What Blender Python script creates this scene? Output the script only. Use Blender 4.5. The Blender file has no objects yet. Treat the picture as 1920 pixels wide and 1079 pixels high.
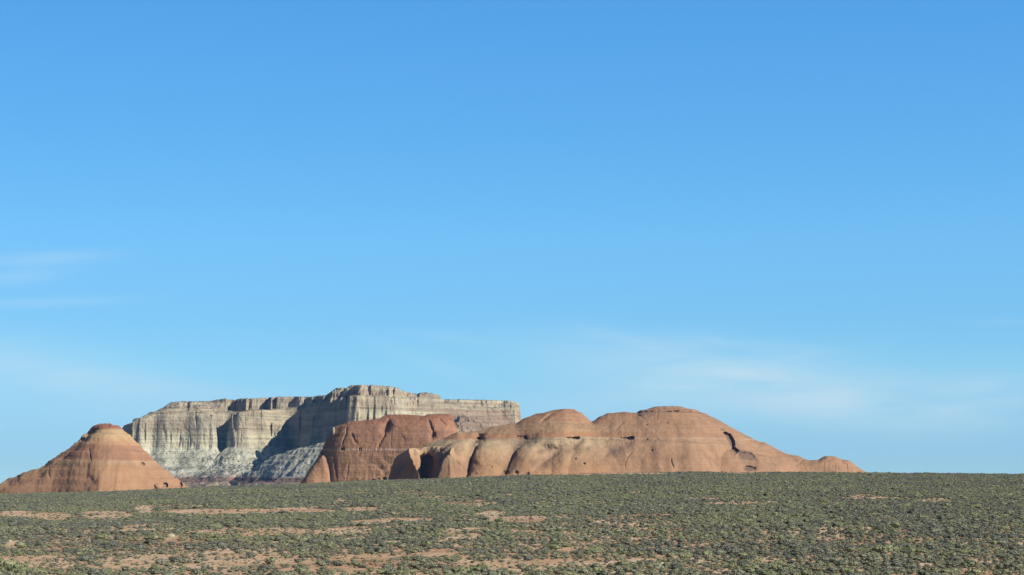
import bpy, math
import numpy as np

# ------------------------------------------------------------------ camera
sc = bpy.context.scene
F, W0, H0, HZ = 3600.0, 1920.0, 1079.0, 888.0      # focal length in photo pixels, photo size, horizon row
PITCH = math.atan((HZ - H0 / 2) / F)
cam = bpy.data.cameras.new("camera")
cam.sensor_width = 36.0
cam.lens = 36.0 * F / W0
cam.clip_start, cam.clip_end = 1.0, 80000.0
cam_ob = bpy.data.objects.new("camera", cam)
cam_ob.rotation_euler = (math.pi / 2 + PITCH, 0, 0)
sc.collection.objects.link(cam_ob)
sc.camera = cam_ob

# ------------------------------------------------------------------ sun, sky, exposure
SUN_EL, SUN_AZ = math.radians(30), math.radians(55)  # azimuth: to the right of straight behind the camera
sv = (math.sin(SUN_AZ) * math.cos(SUN_EL), -math.cos(SUN_AZ) * math.cos(SUN_EL), math.sin(SUN_EL))
sun = bpy.data.lights.new("sun", 'SUN')
sun.energy = 5.0
sun.angle = math.radians(0.55)
sun.color = (1.0, 0.93, 0.82)
sun_ob = bpy.data.objects.new("sun", sun)
from mathutils import Vector
sun_ob.rotation_euler = Vector(sv).to_track_quat('Z', 'Y').to_euler()
sun_ob.location = (300, -200, 200)
sc.collection.objects.link(sun_ob)

world = bpy.data.worlds.new("World")
sc.world = world
world.use_nodes = True
sc.view_settings.view_transform = 'Standard'
sc.view_settings.look = 'None'
sc.view_settings.exposure = 0.8
sc.view_settings.gamma = 1.0
sc.render.engine = 'CYCLES'
sc.cycles.use_denoising = True
sc.cycles.volume_bounces = 0
sc.cycles.max_bounces = 6


class NT:
    """small wrapper for writing node trees as expressions"""
    def __init__(s, nt):
        s.nt = nt

    def new(s, t, ins=None, **kw):
        n = s.nt.nodes.new(t)
        for k, v in kw.items():
            setattr(n, k, v)
        for k, v in (ins or {}).items():
            s.put(n.inputs[k], v)
        return n

    def put(s, sock, v):
        if isinstance(v, bpy.types.NodeSocket):
            s.nt.links.new(v, sock)
        elif isinstance(v, bpy.types.Node):
            s.nt.links.new(v.outputs[0], sock)
        else:
            if isinstance(v, tuple) and len(v) == 3 and sock.type == 'RGBA':
                v = v + (1.0,)
            sock.default_value = v

    def m(s, op, a, b=0.0, c=0.0, clamp=False):
        n = s.new('ShaderNodeMath', operation=op, use_clamp=clamp)
        s.put(n.inputs[0], a)
        s.put(n.inputs[1], b)
        s.put(n.inputs[2], c)
        return n.outputs[0]

    def mix(s, f, a, b, blend='MIX'):
        n = s.new('ShaderNodeMix', data_type='RGBA', blend_type=blend)
        s.put(n.inputs[0], f)
        s.put(n.inputs[6], a)
        s.put(n.inputs[7], b)
        return n.outputs[2]

    def ramp(s, f, pts, interp='LINEAR'):
        n = s.new('ShaderNodeValToRGB')
        n.color_ramp.interpolation = interp
        e = n.color_ramp.elements
        while len(e) > 1:
            e.remove(e[-1])
        for i, (p, c) in enumerate(pts):
            el = e[0] if i == 0 else e.new(p)
            el.position = p
            el.color = (c, c, c, 1) if isinstance(c, (int, float)) else tuple(c) + (1,)
        s.put(n.inputs[0], f)
        return n.outputs[0]

    def sstep(s, x, a, b, lo=0.0, hi=1.0):
        n = s.new('ShaderNodeMapRange', interpolation_type='SMOOTHSTEP')
        for i, v in enumerate((x, a, b, lo, hi)):
            s.put(n.inputs[i], v)
        return n.outputs[0]

    def noise(s, vec, scale, detail=5.0, rough=0.55, dist=0.0):
        n = s.new('ShaderNodeTexNoise', {'Vector': vec, 'Scale': scale, 'Detail': detail, 'Roughness': rough, 'Distortion': dist})
        return n.outputs[0]

    def scaled(s, vec, sx, sy, sz):
        n = s.new('ShaderNodeVectorMath', operation='MULTIPLY')
        s.put(n.inputs[0], vec)
        n.inputs[1].default_value = (sx, sy, sz)
        return n.outputs[0]


def build_sky():
    nt = world.node_tree
    N = NT(nt)
    bg = nt.nodes['Background']
    geo = N.new('ShaderNodeTexCoord').outputs['Generated']
    sep = N.new('ShaderNodeSeparateXYZ', {0: geo})
    x, y, z = sep.outputs
    zz = N.m('MULTIPLY_ADD', N.m('MAXIMUM', z, -0.01), 0.95, 0.03)
    vec = N.new('ShaderNodeCombineXYZ', {0: x, 1: y, 2: zz})
    sky = N.new('ShaderNodeTexSky', {0: vec.outputs[0]}, sky_type='NISHITA', sun_disc=False,
                sun_elevation=SUN_EL, sun_rotation=math.radians(180) - SUN_AZ, altitude=1300.0,
                air_density=0.5, dust_density=0.0, ozone_density=3.0)
    # clear dry high-desert air: deeper blue aloft, greener-blue near the horizon than the model gives
    gain = N.ramp(zz, [(0.03 + 0.95 * e, tuple(g / 3 for g in c)) for e, c in SKY_GAIN])
    col = N.mix(1.0, sky.outputs[0], gain, 'MULTIPLY')
    side = N.m('MULTIPLY_ADD', x, 1.05, 3.0)
    sc3 = N.new('ShaderNodeVectorMath', operation='SCALE')
    N.put(sc3.inputs[0], col)
    N.put(sc3.inputs['Scale'], side)
    col = sc3.outputs[0]
    # brought to picture units (times 0.1) for mixing the cloud colour in
    dn = N.new('ShaderNodeVectorMath', operation='SCALE')
    N.put(dn.inputs[0], col)
    dn.inputs['Scale'].default_value = 0.1
    col = dn.outputs[0]
    # thin high cirrus, laid out by direction
    yy = N.m('MAXIMUM', y, 0.05)
    u, v = N.m('DIVIDE', x, yy), N.m('DIVIDE', z, yy)
    uv = N.new('ShaderNodeCombineXYZ', {0: u, 1: v, 2: 0.0}).outputs[0]
    streak = N.noise(N.scaled(uv, 9, 60, 1), 1.0, 7.0, 0.55, 0.7)
    soft = N.noise(N.scaled(uv, 7, 24, 1), 1.0, 3.0, 0.5, 0.3)
    wisp = N.m('ADD', N.m('MULTIPLY', N.sstep(streak, 0.28, 0.78), 0.42), N.m('MULTIPLY', N.sstep(soft, 0.2, 0.75), 0.68))
    total = None
    for (px, py, rx, ry, tilt, amp) in CIRRUS:
        u0, v0 = (px - 960) / F, (HZ - py) / F
        du, dv = N.m('SUBTRACT', u, u0), N.m('SUBTRACT', v, v0)
        ct, st = math.cos(tilt), math.sin(tilt)
        a = N.m('ADD', N.m('MULTIPLY', du, ct * F / rx), N.m('MULTIPLY', dv, st * F / rx))
        b = N.m('ADD', N.m('MULTIPLY', du, -st * F / ry), N.m('MULTIPLY', dv, ct * F / ry))
        r2 = N.m('ADD', N.m('MULTIPLY', a, a), N.m('MULTIPLY', b, b))
        e = N.m('MULTIPLY', N.m('EXPONENT', N.m('MULTIPLY', r2, -1.0)), amp * 1.55)
        total = e if total is None else N.m('ADD', total, e)
    f = N.m('MULTIPLY', total, wisp, clamp=True)
    col = N.mix(f, col, (0.60, 0.78, 0.87))
    # back from picture units
    up = N.new('ShaderNodeVectorMath', operation='SCALE')
    N.put(up.inputs[0], col)
    up.inputs['Scale'].default_value = 10.0
    nt.links.new(up.outputs[0], bg.inputs[0])
    bg.inputs[1].default_value = 0.1 / 2 ** 0.8      # keeps the sky at picture level under the exposure above


# sky gain by height above the horizon, and the cirrus patches (px, py, rx, ry, tilt, strength)
SKY_GAIN = [(0.0, (1.05, 1.10, 0.86)), (0.006, (1.06, 1.13, 0.88)), (0.029, (1.22, 1.40, 1.13)), (0.054, (1.28, 1.66, 1.33)), (0.079, (1.23, 1.77, 1.52)), (0.12, (1.30, 2.07, 1.86)),
            (0.16, (1.22, 2.19, 2.09)), (0.238, (1.16, 2.39, 2.53)), (0.42, (0.6, 1.15, 1.6)), (0.9, (0.35, 0.55, 0.85))]
CIRRUS = [(1330, 700, 260, 50, -0.12, 0.62), (1440, 655, 150, 16, -0.08, 0.34), (1190, 640, 90, 12, -0.25, 0.22),
          (1560, 745, 260, 60, -0.10, 0.46), (1850, 745, 130, 45, 0.1, 0.42), (860, 635, 110, 10, -0.1, 0.10),
          (800, 680, 120, 16, -0.35, 0.14), (55, 485, 130, 13, 0.05, 0.24), (60, 568, 160, 9, 0.03, 0.30),
          (30, 520, 90, 16, 0.1, 0.22), (90, 700, 260, 55, -0.2, 0.34), (330, 730, 240, 22, -0.1, 0.18),
          (1890, 605, 70, 6, 0.0, 0.08), (1150, 760, 200, 30, 0.0, 0.28)]
build_sky()


# ------------------------------------------------------------------ maths helpers
def th(px):                      # picture column -> x / y
    return (np.asarray(px, float) - 960.0) / F / 1.0035


def zf(py, Y):                   # picture row -> height at distance Y
    return np.tan(PITCH + np.arctan((H0 / 2 - np.asarray(py, float)) / F)) * Y


def project(x, y, z):
    cp, sp = math.cos(PITCH), math.sin(PITCH)
    d = y * cp + z * sp
    return 960 + F * x / d, H0 / 2 - F * (-y * sp + z * cp) / d


def _hash(ix, iy, seed):
    h = (ix.astype(np.int64) * 374761393 + iy.astype(np.int64) * 668265263 + seed * 974634777) & 0xffffffff
    h = ((h ^ (h >> 13)) * 1274126177) & 0xffffffff
    h = ((h ^ (h >> 15)) * 2246822519) & 0xffffffff
    return ((h ^ (h >> 16)) & 0xffffff) / float(0xffffff)


def vn(x, y, seed=0):
    x, y = np.broadcast_arrays(np.asarray(x, float), np.asarray(y, float))
    x0, y0 = np.floor(x), np.floor(y)
    fx, fy = x - x0, y - y0
    fx, fy = fx * fx * fx * (fx * (fx * 6 - 15) + 10), fy * fy * fy * (fy * (fy * 6 - 15) + 10)
    a, b = _hash(x0, y0, seed), _hash(x0 + 1, y0, seed)
    c, d = _hash(x0, y0 + 1, seed), _hash(x0 + 1, y0 + 1, seed)
    return (a + (b - a) * fx + (c - a) * fy + (a - b - c + d) * fx * fy) * 2 - 1


def fbm(x, y, seed=0, octs=4, gain=0.5):
    s, amp, tot = 0.0, 1.0, 0.0
    for i in range(octs):
        s = s + amp * vn(x * 2.03 ** i + 17.3 * i, y * 2.03 ** i - 9.1 * i, seed + i)
        tot += amp
        amp *= gain
    return s / tot


def ridge(x, y, seed=0, octs=3):
    s, amp, tot = 0.0, 1.0, 0.0
    for i in range(octs):
        s = s + amp * (1 - 2 * np.abs(vn(x * 2.1 ** i + 5.3 * i, y * 2.1 ** i, seed + i)))
        tot += amp
        amp *= 0.5
    return s / tot


def ss(x, a, b):
    t = np.clip((x - a) / (b - a), 0, 1)
    return t * t * (3 - 2 * t)


def tab(pts, x):
    p = np.array(pts, float)
    return np.interp(x, p[:, 0], p[:, 1])


def smooth_tab(pts, x, r=3.0):
    return (tab(pts, x - r) + 2 * tab(pts, x) + tab(pts, x + r)) / 4


def poly_sd(x, y, poly):
    """signed distance, positive inside"""
    P = np.array(poly, float)
    d2 = np.full(x.shape, 1e18)
    ins = np.zeros(x.shape, bool)
    for i in range(len(P)):
        (ax, ay), (bx, by) = P[i], P[(i + 1) % len(P)]
        ex, ey = bx - ax, by - ay
        t = np.clip(((x - ax) * ex + (y - ay) * ey) / (ex * ex + ey * ey), 0, 1)
        d2 = np.minimum(d2, (x - ax - t * ex) ** 2 + (y - ay - t * ey) ** 2)
        if ay != by:
            ins ^= ((ay > y) != (by > y)) & (x < (bx - ax) * (y - ay) / (by - ay) + ax)
    d = np.sqrt(d2)
    return np.where(ins, d, -d)


def seg_mask(px, py, line, w, taper=True):
    """mask round a polyline given in picture columns and rows of the rock face, thinning out towards its ends"""
    d2 = np.full(px.shape, 1e18)
    ar = np.zeros(px.shape)
    L = [math.hypot(b[0] - a[0], b[1] - a[1]) for a, b in zip(line[:-1], line[1:])]
    tot, run = sum(L), 0.0
    for ((ax, ay), (bx, by)), l in zip(zip(line[:-1], line[1:]), L):
        ex, ey = bx - ax, by - ay
        t = np.clip(((px - ax) * ex + (py - ay) * ey) / (ex * ex + ey * ey), 0, 1)
        q = (px - ax - t * ex) ** 2 + (py - ay - t * ey) ** 2
        near = q < d2
        d2 = np.where(near, q, d2)
        ar = np.where(near, (run + t * l) / tot, ar)
        run += l
    k = (0.35 + 0.65 * np.clip(np.sin(ar * math.pi) * 1.6, 0, 1)) if taper else 1.0
    return np.exp(-(d2 / (w * w * k)) ** 0.8) * k


def grid_mesh(name, X, Y, Z, mat, smooth=True, varnish_shade=None):
    r, c = X.shape
    co = np.stack([X, Y, Z], -1).reshape(-1, 3)
    i = np.arange(r * c).reshape(r, c)
    quads = np.stack([i[:-1, :-1], i[:-1, 1:], i[1:, 1:], i[1:, :-1]], -1).reshape(-1, 4)
    me = bpy.data.meshes.new(name)
    me.vertices.add(len(co))
    me.vertices.foreach_set('co', co.ravel().astype(np.float32))
    me.loops.add(quads.size)
    me.loops.foreach_set('vertex_index', quads.ravel().astype(np.int32))
    me.polygons.add(len(quads))
    me.polygons.foreach_set('loop_start', np.arange(0, quads.size, 4, dtype=np.int32))
    me.polygons.foreach_set('use_smooth', np.full(len(quads), smooth))
    me.update(calc_edges=True)
    if varnish_shade is not None:
        at = me.attributes.new('varnish_shade', 'FLOAT', 'POINT')
        at.data.foreach_set('value', np.clip(varnish_shade, 0, 1).ravel().astype(np.float32))
    me.materials.append(mat)
    ob = bpy.data.objects.new(name, me)
    sc.collection.objects.link(ob)
    return ob


def tag(o, label=None, cat=None, group=None, kind=None):
    for k, v in (('label', label), ('category', cat), ('group', group), ('kind', kind)):
        if v:
            o[k] = v
    return o


# ------------------------------------------------------------------ materials
def new_mat(name):
    m = bpy.data.materials.new(name)
    m.use_nodes = True
    N = NT(m.node_tree)
    bs = m.node_tree.nodes['Principled BSDF']
    bs.inputs['Roughness'].default_value = 0.95
    bs.inputs['Specular IOR Level'].default_value = 0.1
    return m, N, bs


ALB = 0.56      # the colour tables below are as read from sunlit faces; true reflectance is this share of them


def set_base(N, bs, col):
    N.put(bs.inputs['Base Color'], N.mix(1.0, col, (ALB, ALB, ALB), 'MULTIPLY'))


def rock_material(name, Y, bands, streak=0.25, mottle=0.3, bump=0.6, size=1.0, lines=(), pale=(0.62, 0.5, 0.36), slope_cover=None, warp=3.0, bed=0.25, varnish_shade=(0.17, 0.125, 0.105), tint=(1.0, 1.0, 0.91), even=None):
    """bands: (picture row at distance Y, colour) of the beds, top to bottom; lines: (row, width) of pale thin beds"""
    m, N, bs = new_mat(name)
    pos = N.new('ShaderNodeNewGeometry').outputs['Position']
    z = N.new('ShaderNodeSeparateXYZ', {0: pos}).outputs[2]
    big = N.noise(N.scaled(pos, 0.012 / size, 0.012 / size, 0.03 / size), 1.0, 4.0)
    zw = N.m('MULTIPLY_ADD', N.m('SUBTRACT', big, 0.5), warp * 2, z)
    zl, zh = float(zf(bands[-1][0], Y)), float(zf(bands[0][0], Y))
    f = N.m('DIVIDE', N.m('SUBTRACT', zw, zl), zh - zl)
    pts = sorted((float((zf(p, Y) - zl) / (zh - zl)), c) for p, c in bands)
    col = N.mix(1.0, N.ramp(f, pts), tint, 'MULTIPLY')
    if even:                                              # the beds lose their colour contrast along the ridge
        xy = N.new('ShaderNodeSeparateXYZ', {0: pos})
        along = N.m('ADD', N.m('DIVIDE', xy.outputs[0], xy.outputs[1]), N.m('MULTIPLY', N.m('SUBTRACT', big, 0.5), 0.06))
        col = N.mix(N.m('MULTIPLY', N.sstep(along, float(th(even[1])), float(th(even[2]))), even[3]), col, even[0])
    # fine horizontal bedding
    beds = N.noise(N.scaled(pos, 0.01 / size, 0.01 / size, 0.55 / size), 1.0, 4.0, 0.6)
    col = N.mix(1.0, col, N.ramp(beds, [(0.25, 1 - bed), (0.5, 1.0), (0.75, 1 + bed * 0.55)]), 'MULTIPLY')
    # run-off streaks down the faces
    st = N.noise(N.scaled(pos, 0.28 / size, 0.28 / size, 0.03 / size), 1.0, 5.0, 0.6, 0.4)
    col = N.mix(1.0, col, N.ramp(st, [(0.3, 1 - streak), (0.5, 1.0), (0.72, 1 + streak * 0.5)]), 'MULTIPLY')
    mo = N.noise(pos, 0.07 / size, 7.0, 0.6)
    col = N.mix(1.0, col, N.ramp(mo, [(0.28, 1 - mottle), (0.5, 1.0), (0.75, 1 + mottle * 0.5)]), 'MULTIPLY')
    for row, wd, amt in lines:
        z0 = float(zf(row, Y))
        e = N.m('ABSOLUTE', N.m('SUBTRACT', N.m('MULTIPLY_ADD', N.m('SUBTRACT', big, 0.5), 1.2, z), z0))
        brk = N.sstep(N.noise(N.scaled(pos, 0.05, 0.05, 0.05), 1.0, 3.0), 0.35, 0.6, 0.25, 1.0)
        col = N.mix(N.m('MULTIPLY', N.m('MULTIPLY', N.sstep(e, wd * 0.5, wd, 1.0, 0.0), amt), brk), col, pale)
    if slope_cover:
        ccol, lo, hi, amt, csc = slope_cover
        nz = N.new('ShaderNodeSeparateXYZ', {0: N.new('ShaderNodeNewGeometry').outputs['Normal']}).outputs[2]
        cn = N.noise(N.scaled(pos, csc, csc * 0.6, csc * 1.4), 1.0, 5.0, 0.65)
        f2 = N.m('MULTIPLY', N.m('MULTIPLY', N.sstep(nz, lo, hi), N.sstep(cn, 0.48, 0.6)), amt)
        col = N.mix(f2, col, ccol)
    at = N.new('ShaderNodeAttribute', attribute_name='varnish_shade').outputs['Fac']
    vn_ = N.sstep(N.noise(N.scaled(pos, 0.5 / size, 0.5 / size, 0.22 / size), 1.0, 5.0, 0.65), 0.3, 0.62, 0.6, 1.0)
    col = N.mix(N.m('MULTIPLY', at, vn_, clamp=True), col, varnish_shade)  # darkens the rock: desert varnish together with painted shade
    set_base(N, bs, col)
    if bump:
        h = N.m('ADD', N.m('MULTIPLY', N.noise(pos, 0.25 / size, 7.0, 0.62), 3.0 * size), N.m('MULTIPLY', beds, 1.2 * size))
        b = N.new('ShaderNodeBump', {'Strength': bump, 'Distance': 1.0, 'Height': h})
        m.node_tree.links.new(b.outputs[0], bs.inputs['Normal'])
    return m


# ------------------------------------------------------------------ ground
CREST = [(-400, 932), (0, 928.5), (100, 925), (200, 923), (300, 918.5), (400, 913), (500, 911), (640, 905), (730, 900.5), (812, 898),
         (878, 896), (937, 893), (1000, 891), (1083, 888), (1167, 886.5), (1400, 885.5), (1600, 887), (1920, 890), (2400, 893)]
YN, YC = 175.0, 850.0


def ground_z(x, y):
    x, y = np.broadcast_arrays(np.asarray(x, float), np.asarray(y, float))
    px = np.clip(960 + F * x / np.maximum(y, 60), -900, 2800)
    zc = zf(smooth_tab(CREST, px, 40), YC) - 0.2
    t = np.clip((y - YN) / (YC - YN), 0, 1)
    z = -9.75 + (zc + 9.75) * (0.75 * t + 0.25 * t * t)
    und = fbm(x / 90, y / 55, 3, 3) * 0.55 * ss(y, 100, 260) * (1 - 0.75 * ss(y, 600, 830))
    z = z + und
    drop = ss(y, YC + 10, YC + 330)
    z = z * (1 - drop) + (-32.0) * drop - 228.0 * ss(y, 4700, 9500)      # the plateau falls away to lower country
    return z


SAND = [(95, 969, 45, 5), (200, 966, 40, 5), (30, 965, 40, 4), (390, 961, 70, 4), (270, 955, 14, 5), (470, 960, 50, 2.5), (325, 1003, 50, 5),
        (215, 1008, 60, 4), (130, 1020, 45, 12), (110, 1052, 30, 22), (215, 1045, 60, 14), (310, 1038, 50, 12), (50, 1062, 40, 12),
        (420, 1040, 40, 8), (400, 1000, 40, 4), (640, 941, 22, 3), (560, 958, 60, 3), (680, 955, 30, 3), (520, 998, 60, 5), (640, 997, 45, 4),
        (690, 1052, 55, 10), (640, 1044, 18, 12), (740, 1038, 20, 10), (820, 1040, 40, 8), (780, 925, 40, 3), (875, 945, 50, 4),
        (970, 975, 45, 5), (925, 965, 25, 4), (1110, 1020, 60, 4), (1200, 1012, 40, 4), (1090, 1058, 40, 9), (1020, 1062, 30, 8), (1000, 1025, 30, 5),
        (1320, 935, 30, 2), (1400, 943, 60, 3), (1625, 931, 30, 2.5), (1750, 940, 30, 4), (1640, 935, 60, 2), (1720, 1022, 20, 5), (1450, 1055, 30, 8),
        (1510, 1055, 25, 8), (1340, 1070, 50, 9), (1850, 1050, 30, 8), (1740, 1062, 30, 7), (1830, 1072, 50, 6), (1600, 1022, 20, 3), (870, 1060, 50, 6),
        (505, 1045, 30, 10), (590, 1068, 20, 8), (960, 888, 80, 1.4), (1060, 889, 90, 1.4), (1190, 888, 60, 1.2), (1395, 886.5, 40, 1.2), (1440, 1000, 14, 4),
        (1000, 1000, 20, 4), (1270, 1046, 30, 3), (760, 975, 40, 3), (690, 980, 30, 3)]


def sandiness(px, py, x, y):
    s = np.zeros(np.shape(px))
    wob = fbm(x / 6, y / 9, 41, 3)
    for (a, b, rx, ry) in SAND:
        kx, ky = (1.2, 2.4) if b < 893 else (1.1, 1.15) if b < 948 else ((1.25, 1.6) if b < 1000 else (1.05, 1.05))
        q = ((px - a) / (rx * kx)) ** 2 + ((py - b) / (ry * ky)) ** 2
        s = np.maximum(s, 1 - ss(q + wob * 0.7, 0.75, 1.3))
    return s


def ground_axis(dense_lo, dense_hi, step, lo, hi, growth=1.18):
    mid = list(np.arange(dense_lo, dense_hi, step))
    a, s = [dense_lo], step
    while a[-1] > lo:
        s *= growth
        a.append(a[-1] - s)
    b, s = [mid[-1]], step
    while b[-1] < hi:
        s *= growth
        b.append(b[-1] + s)
    return np.array(a[:0:-1] + mid + b[1:])


def build_ground():
    m, N, bs = new_mat("red_sand")
    pos = N.new('ShaderNodeNewGeometry').outputs['Position']
    n1 = N.noise(pos, 0.05, 7.0, 0.68)
    n2 = N.noise(pos, 0.9, 5.0, 0.65)
    col = N.ramp(n1, [(0.36, (0.58, 0.34, 0.20)), (0.5, (0.70, 0.47, 0.29)), (0.64, (0.82, 0.64, 0.43))])
    col = N.mix(1.0, col, N.ramp(n2, [(0.3, 0.78), (0.5, 1.0), (0.7, 1.12)]), 'MULTIPLY')
    # dry grass litter between the shrubs
    n3 = N.noise(pos, 0.35, 5.0, 0.7)
    col = N.mix(N.sstep(n3, 0.5, 0.68, 0.0, 0.45), col, (0.30, 0.26, 0.15))
    set_base(N, bs, col)
    b = N.new('ShaderNodeBump', {'Strength': 0.5, 'Distance': 0.25, 'Height': n2})
    m.node_tree.links.new(b.outputs[0], bs.inputs['Normal'])
    xs = ground_axis(-330, 330, 3.0, -8000, 8000)
    ys = ground_axis(90, 1200, 3.0, -2500, 12500)
    X, Y = np.meshgrid(xs, ys)
    return tag(grid_mesh("ground", X, Y, ground_z(X, Y), m), kind='structure')


build_ground()

# ------------------------------------------------------------------ rock formations
NOISE_G = {}


def fan_grid(px0, px1, dpx, y0, y1, dy, far=None):
    px = np.arange(px0, px1 + dpx, dpx)
    ys = list(np.arange(y0, y1 + dy, dy))
    if far:
        s = dy
        while ys[-1] < far:
            s *= 1.25
            ys.append(ys[-1] + s)
    PX, Y = np.meshgrid(px, np.array(ys))
    return PX, Y, th(PX) * Y


def ridge_form(PX, Y, X, sil, yc, base, k, p=1.8, q=1.0, kb=None, ribs=0.12, rib_w=9.0, seed=1, sm=4.0, wid=34.0):
    """a dome with the given crest line: cross-section falls from the crest to the base over k times its height"""
    top = zf(smooth_tab(sil, PX, sm), yc)
    wide = sum(zf(tab(sil, PX + o), yc) for o in np.linspace(-wid, wid, 9)) / 9     # the flanks blur the notches of the crest
    h = np.maximum(top - base, 0.01)
    hw = np.maximum(wide - base, 0.01)
    d = yc - Y
    kk = np.where(d > 0, k, kb or k)
    kk = kk * (1 + ribs * fbm(X / rib_w, Y / 60, seed, 3) + ribs * 0.8 * fbm(X / (rib_w * 3.3), Y / 90, seed + 9, 2))
    t = np.clip(np.abs(d) / np.maximum(hw * kk, 0.01), 0, 1)
    hh = h + (hw - h) * ss(t, 0.0, 0.45)
    return base + hh * np.clip(1 - t ** p, 0, 1) ** q


def blocks(x, y, seed):
    """noise in flat steps with short steep risers: jointed buttresses"""
    v = fbm(x, y, seed, 2) * 3.2
    f = np.floor(v)
    return (f + ss(v - f, 0.38, 0.62)) / 3.2


def terrace(z, step, amt, seed=0, wob=0.0):
    ph = 2 * math.pi * (z + wob) / step
    return z + amt * step / (2 * math.pi) * np.sin(ph)


def add_rock_detail(X, Y, Z, carves, Ynew=None):
    """push the surface inwards (away along +y) along cracks, gullies and hollows"""
    pxv, pyv = project(X, Y, Z)
    wx, wy = fbm(pxv / 9, pyv / 9, 401, 4), fbm(pxv / 9, pyv / 9, 411, 4)
    vary = 0.75 + 0.6 * fbm(pxv / 14, pyv / 14, 421, 3)
    D, V = np.zeros_like(Z), np.zeros_like(Z)
    for c in carves:
        if c[0] in 'lg':                                  # crack or broad gully: polyline, width px, depth m
            wob, wid = (1.8, 0.85) if c[0] == 'l' else (2.0, 2.5)
            m = seg_mask(pxv + wx * wob, pyv + wy * wob, c[1], c[2] * wid)
            D = D + c[3] * m * (0.8 * vary if c[0] == 'l' else 2.3)
            v = c[4] if len(c) > 4 else (0.45 if c[0] == 'l' else 0.55)  # run-off stain and painted shade along cracks and gullies
        elif c[0] in 'ea':                                # hollow, or alcove that is deepest under its roof: centre, radii, depth
            (a, b), (rx, ry), dep = c[1:4]
            q = ((pxv + wx * 2 - a) / rx) ** 2 + ((pyv + wy * 1.6 - b) / ry) ** 2
            m = 1 - ss(q, 0.6, 1.15)
            D = D + dep * m * (1.0 if c[0] == 'e' else np.clip(0.5 - (pyv - b) / (2 * ry), 0, 1))
            v = c[4] if len(c) > 4 else 0.5  # shade painted into hollows and under alcove roofs
        elif c[0] == 's':                                 # colour only, desert varnish and painted shade: centre, radii, amount, tilt
            (a, b), (rx, ry), v, til = c[1:5]
            u_, w_ = pxv + wx * 6 - a, pyv + wy * 5 - b
            u_, w_ = u_ * math.cos(til) + w_ * math.sin(til), -u_ * math.sin(til) + w_ * math.cos(til)
            m = np.exp(-((u_ / rx) ** 2 + (w_ / ry) ** 2))
        elif c[0] == 'p':                                 # polygon scar: outline, edge softness, depth, varnish and painted shade
            m = ss(poly_sd(pxv + wx * 2.2, pyv + wy * 2.2, c[1]), -c[2], c[2])
            D = D + c[3] * m
            v = c[4] if len(c) > 4 else 0.6
        V = np.maximum(V, v * m)  # darkening mask: real varnish plus shade painted into recesses
    return X, Y + D, Z, V


# ---- pale mesa in the distance
MESA_TOP = [(100, 880), (205, 845), (222, 812), (228, 801), (233, 795), (247, 793.5), (248, 784), (262, 783), (275, 776), (280, 771.5), (290, 771), (305, 762), (318, 753.5),
            (330, 751.5), (350, 751), (400, 748.5), (425, 746.5), (470, 744.5), (490, 742.5), (550, 743), (585, 742), (588, 740), (610, 739), (614, 735),
            (619, 731), (625, 726), (632, 724), (645, 724), (662, 720.5), (695, 721.5), (740, 724.5), (750, 730), (765, 735), (780, 738), (790, 736), (800, 735), (823, 740),
            (827, 748), (870, 749), (905, 750), (960, 752), (971, 753.5), (974, 758), (975.5, 762), (978, 800), (990, 850), (1100, 880)]
MESA_LOW = [(100, 885), (205, 850), (228, 806), (240, 798), (260, 789), (300, 776), (330, 773), (400, 776), (470, 772), (500, 771), (560, 766), (600, 756), (625, 750), (660, 745), (740, 748),
            (800, 752), (830, 762), (900, 764), (960, 766), (975, 772), (1000, 800)]
MESA_FOOT = [(100, 890), (205, 856), (300, 846), (400, 842), (470, 838), (560, 836), (620, 834), (660, 826), (700, 812), (760, 800), (830, 779), (860, 771), (900, 769), (930, 777), (955, 800),
             (975, 830), (1000, 860)]
MESA_PLAN = [(216, 150), (226, 112), (240, 96), (262, 92), (285, 100), (310, 92), (345, 98), (375, 92), (397, 96), (401, 125), (408, 134), (424, 136), (431, 122), (434, 84), (448, 76),
             (462, 80), (474, 92), (492, 98), (503, 120), (520, 150), (540, 172), (560, 160), (575, 120), (592, 60), (602, 44), (612, -20), (624, -50), (632, -66), (636, -104), (646, -112), (650, -148), (659, -156), (662, -188),
             (670, -196), (675, -178), (683, -174), (687, -190), (697, -188), (702, -166), (716, -162), (722, -172), (738, -160), (744, -138), (768, -122), (775, -104), (800, -92), (830, -58), (860, -20), (900, 15), (940, 35), (965, 42), (975, 50), (981, 75), (981, 130),
             (981, 1500), (216, 1500)]


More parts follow.
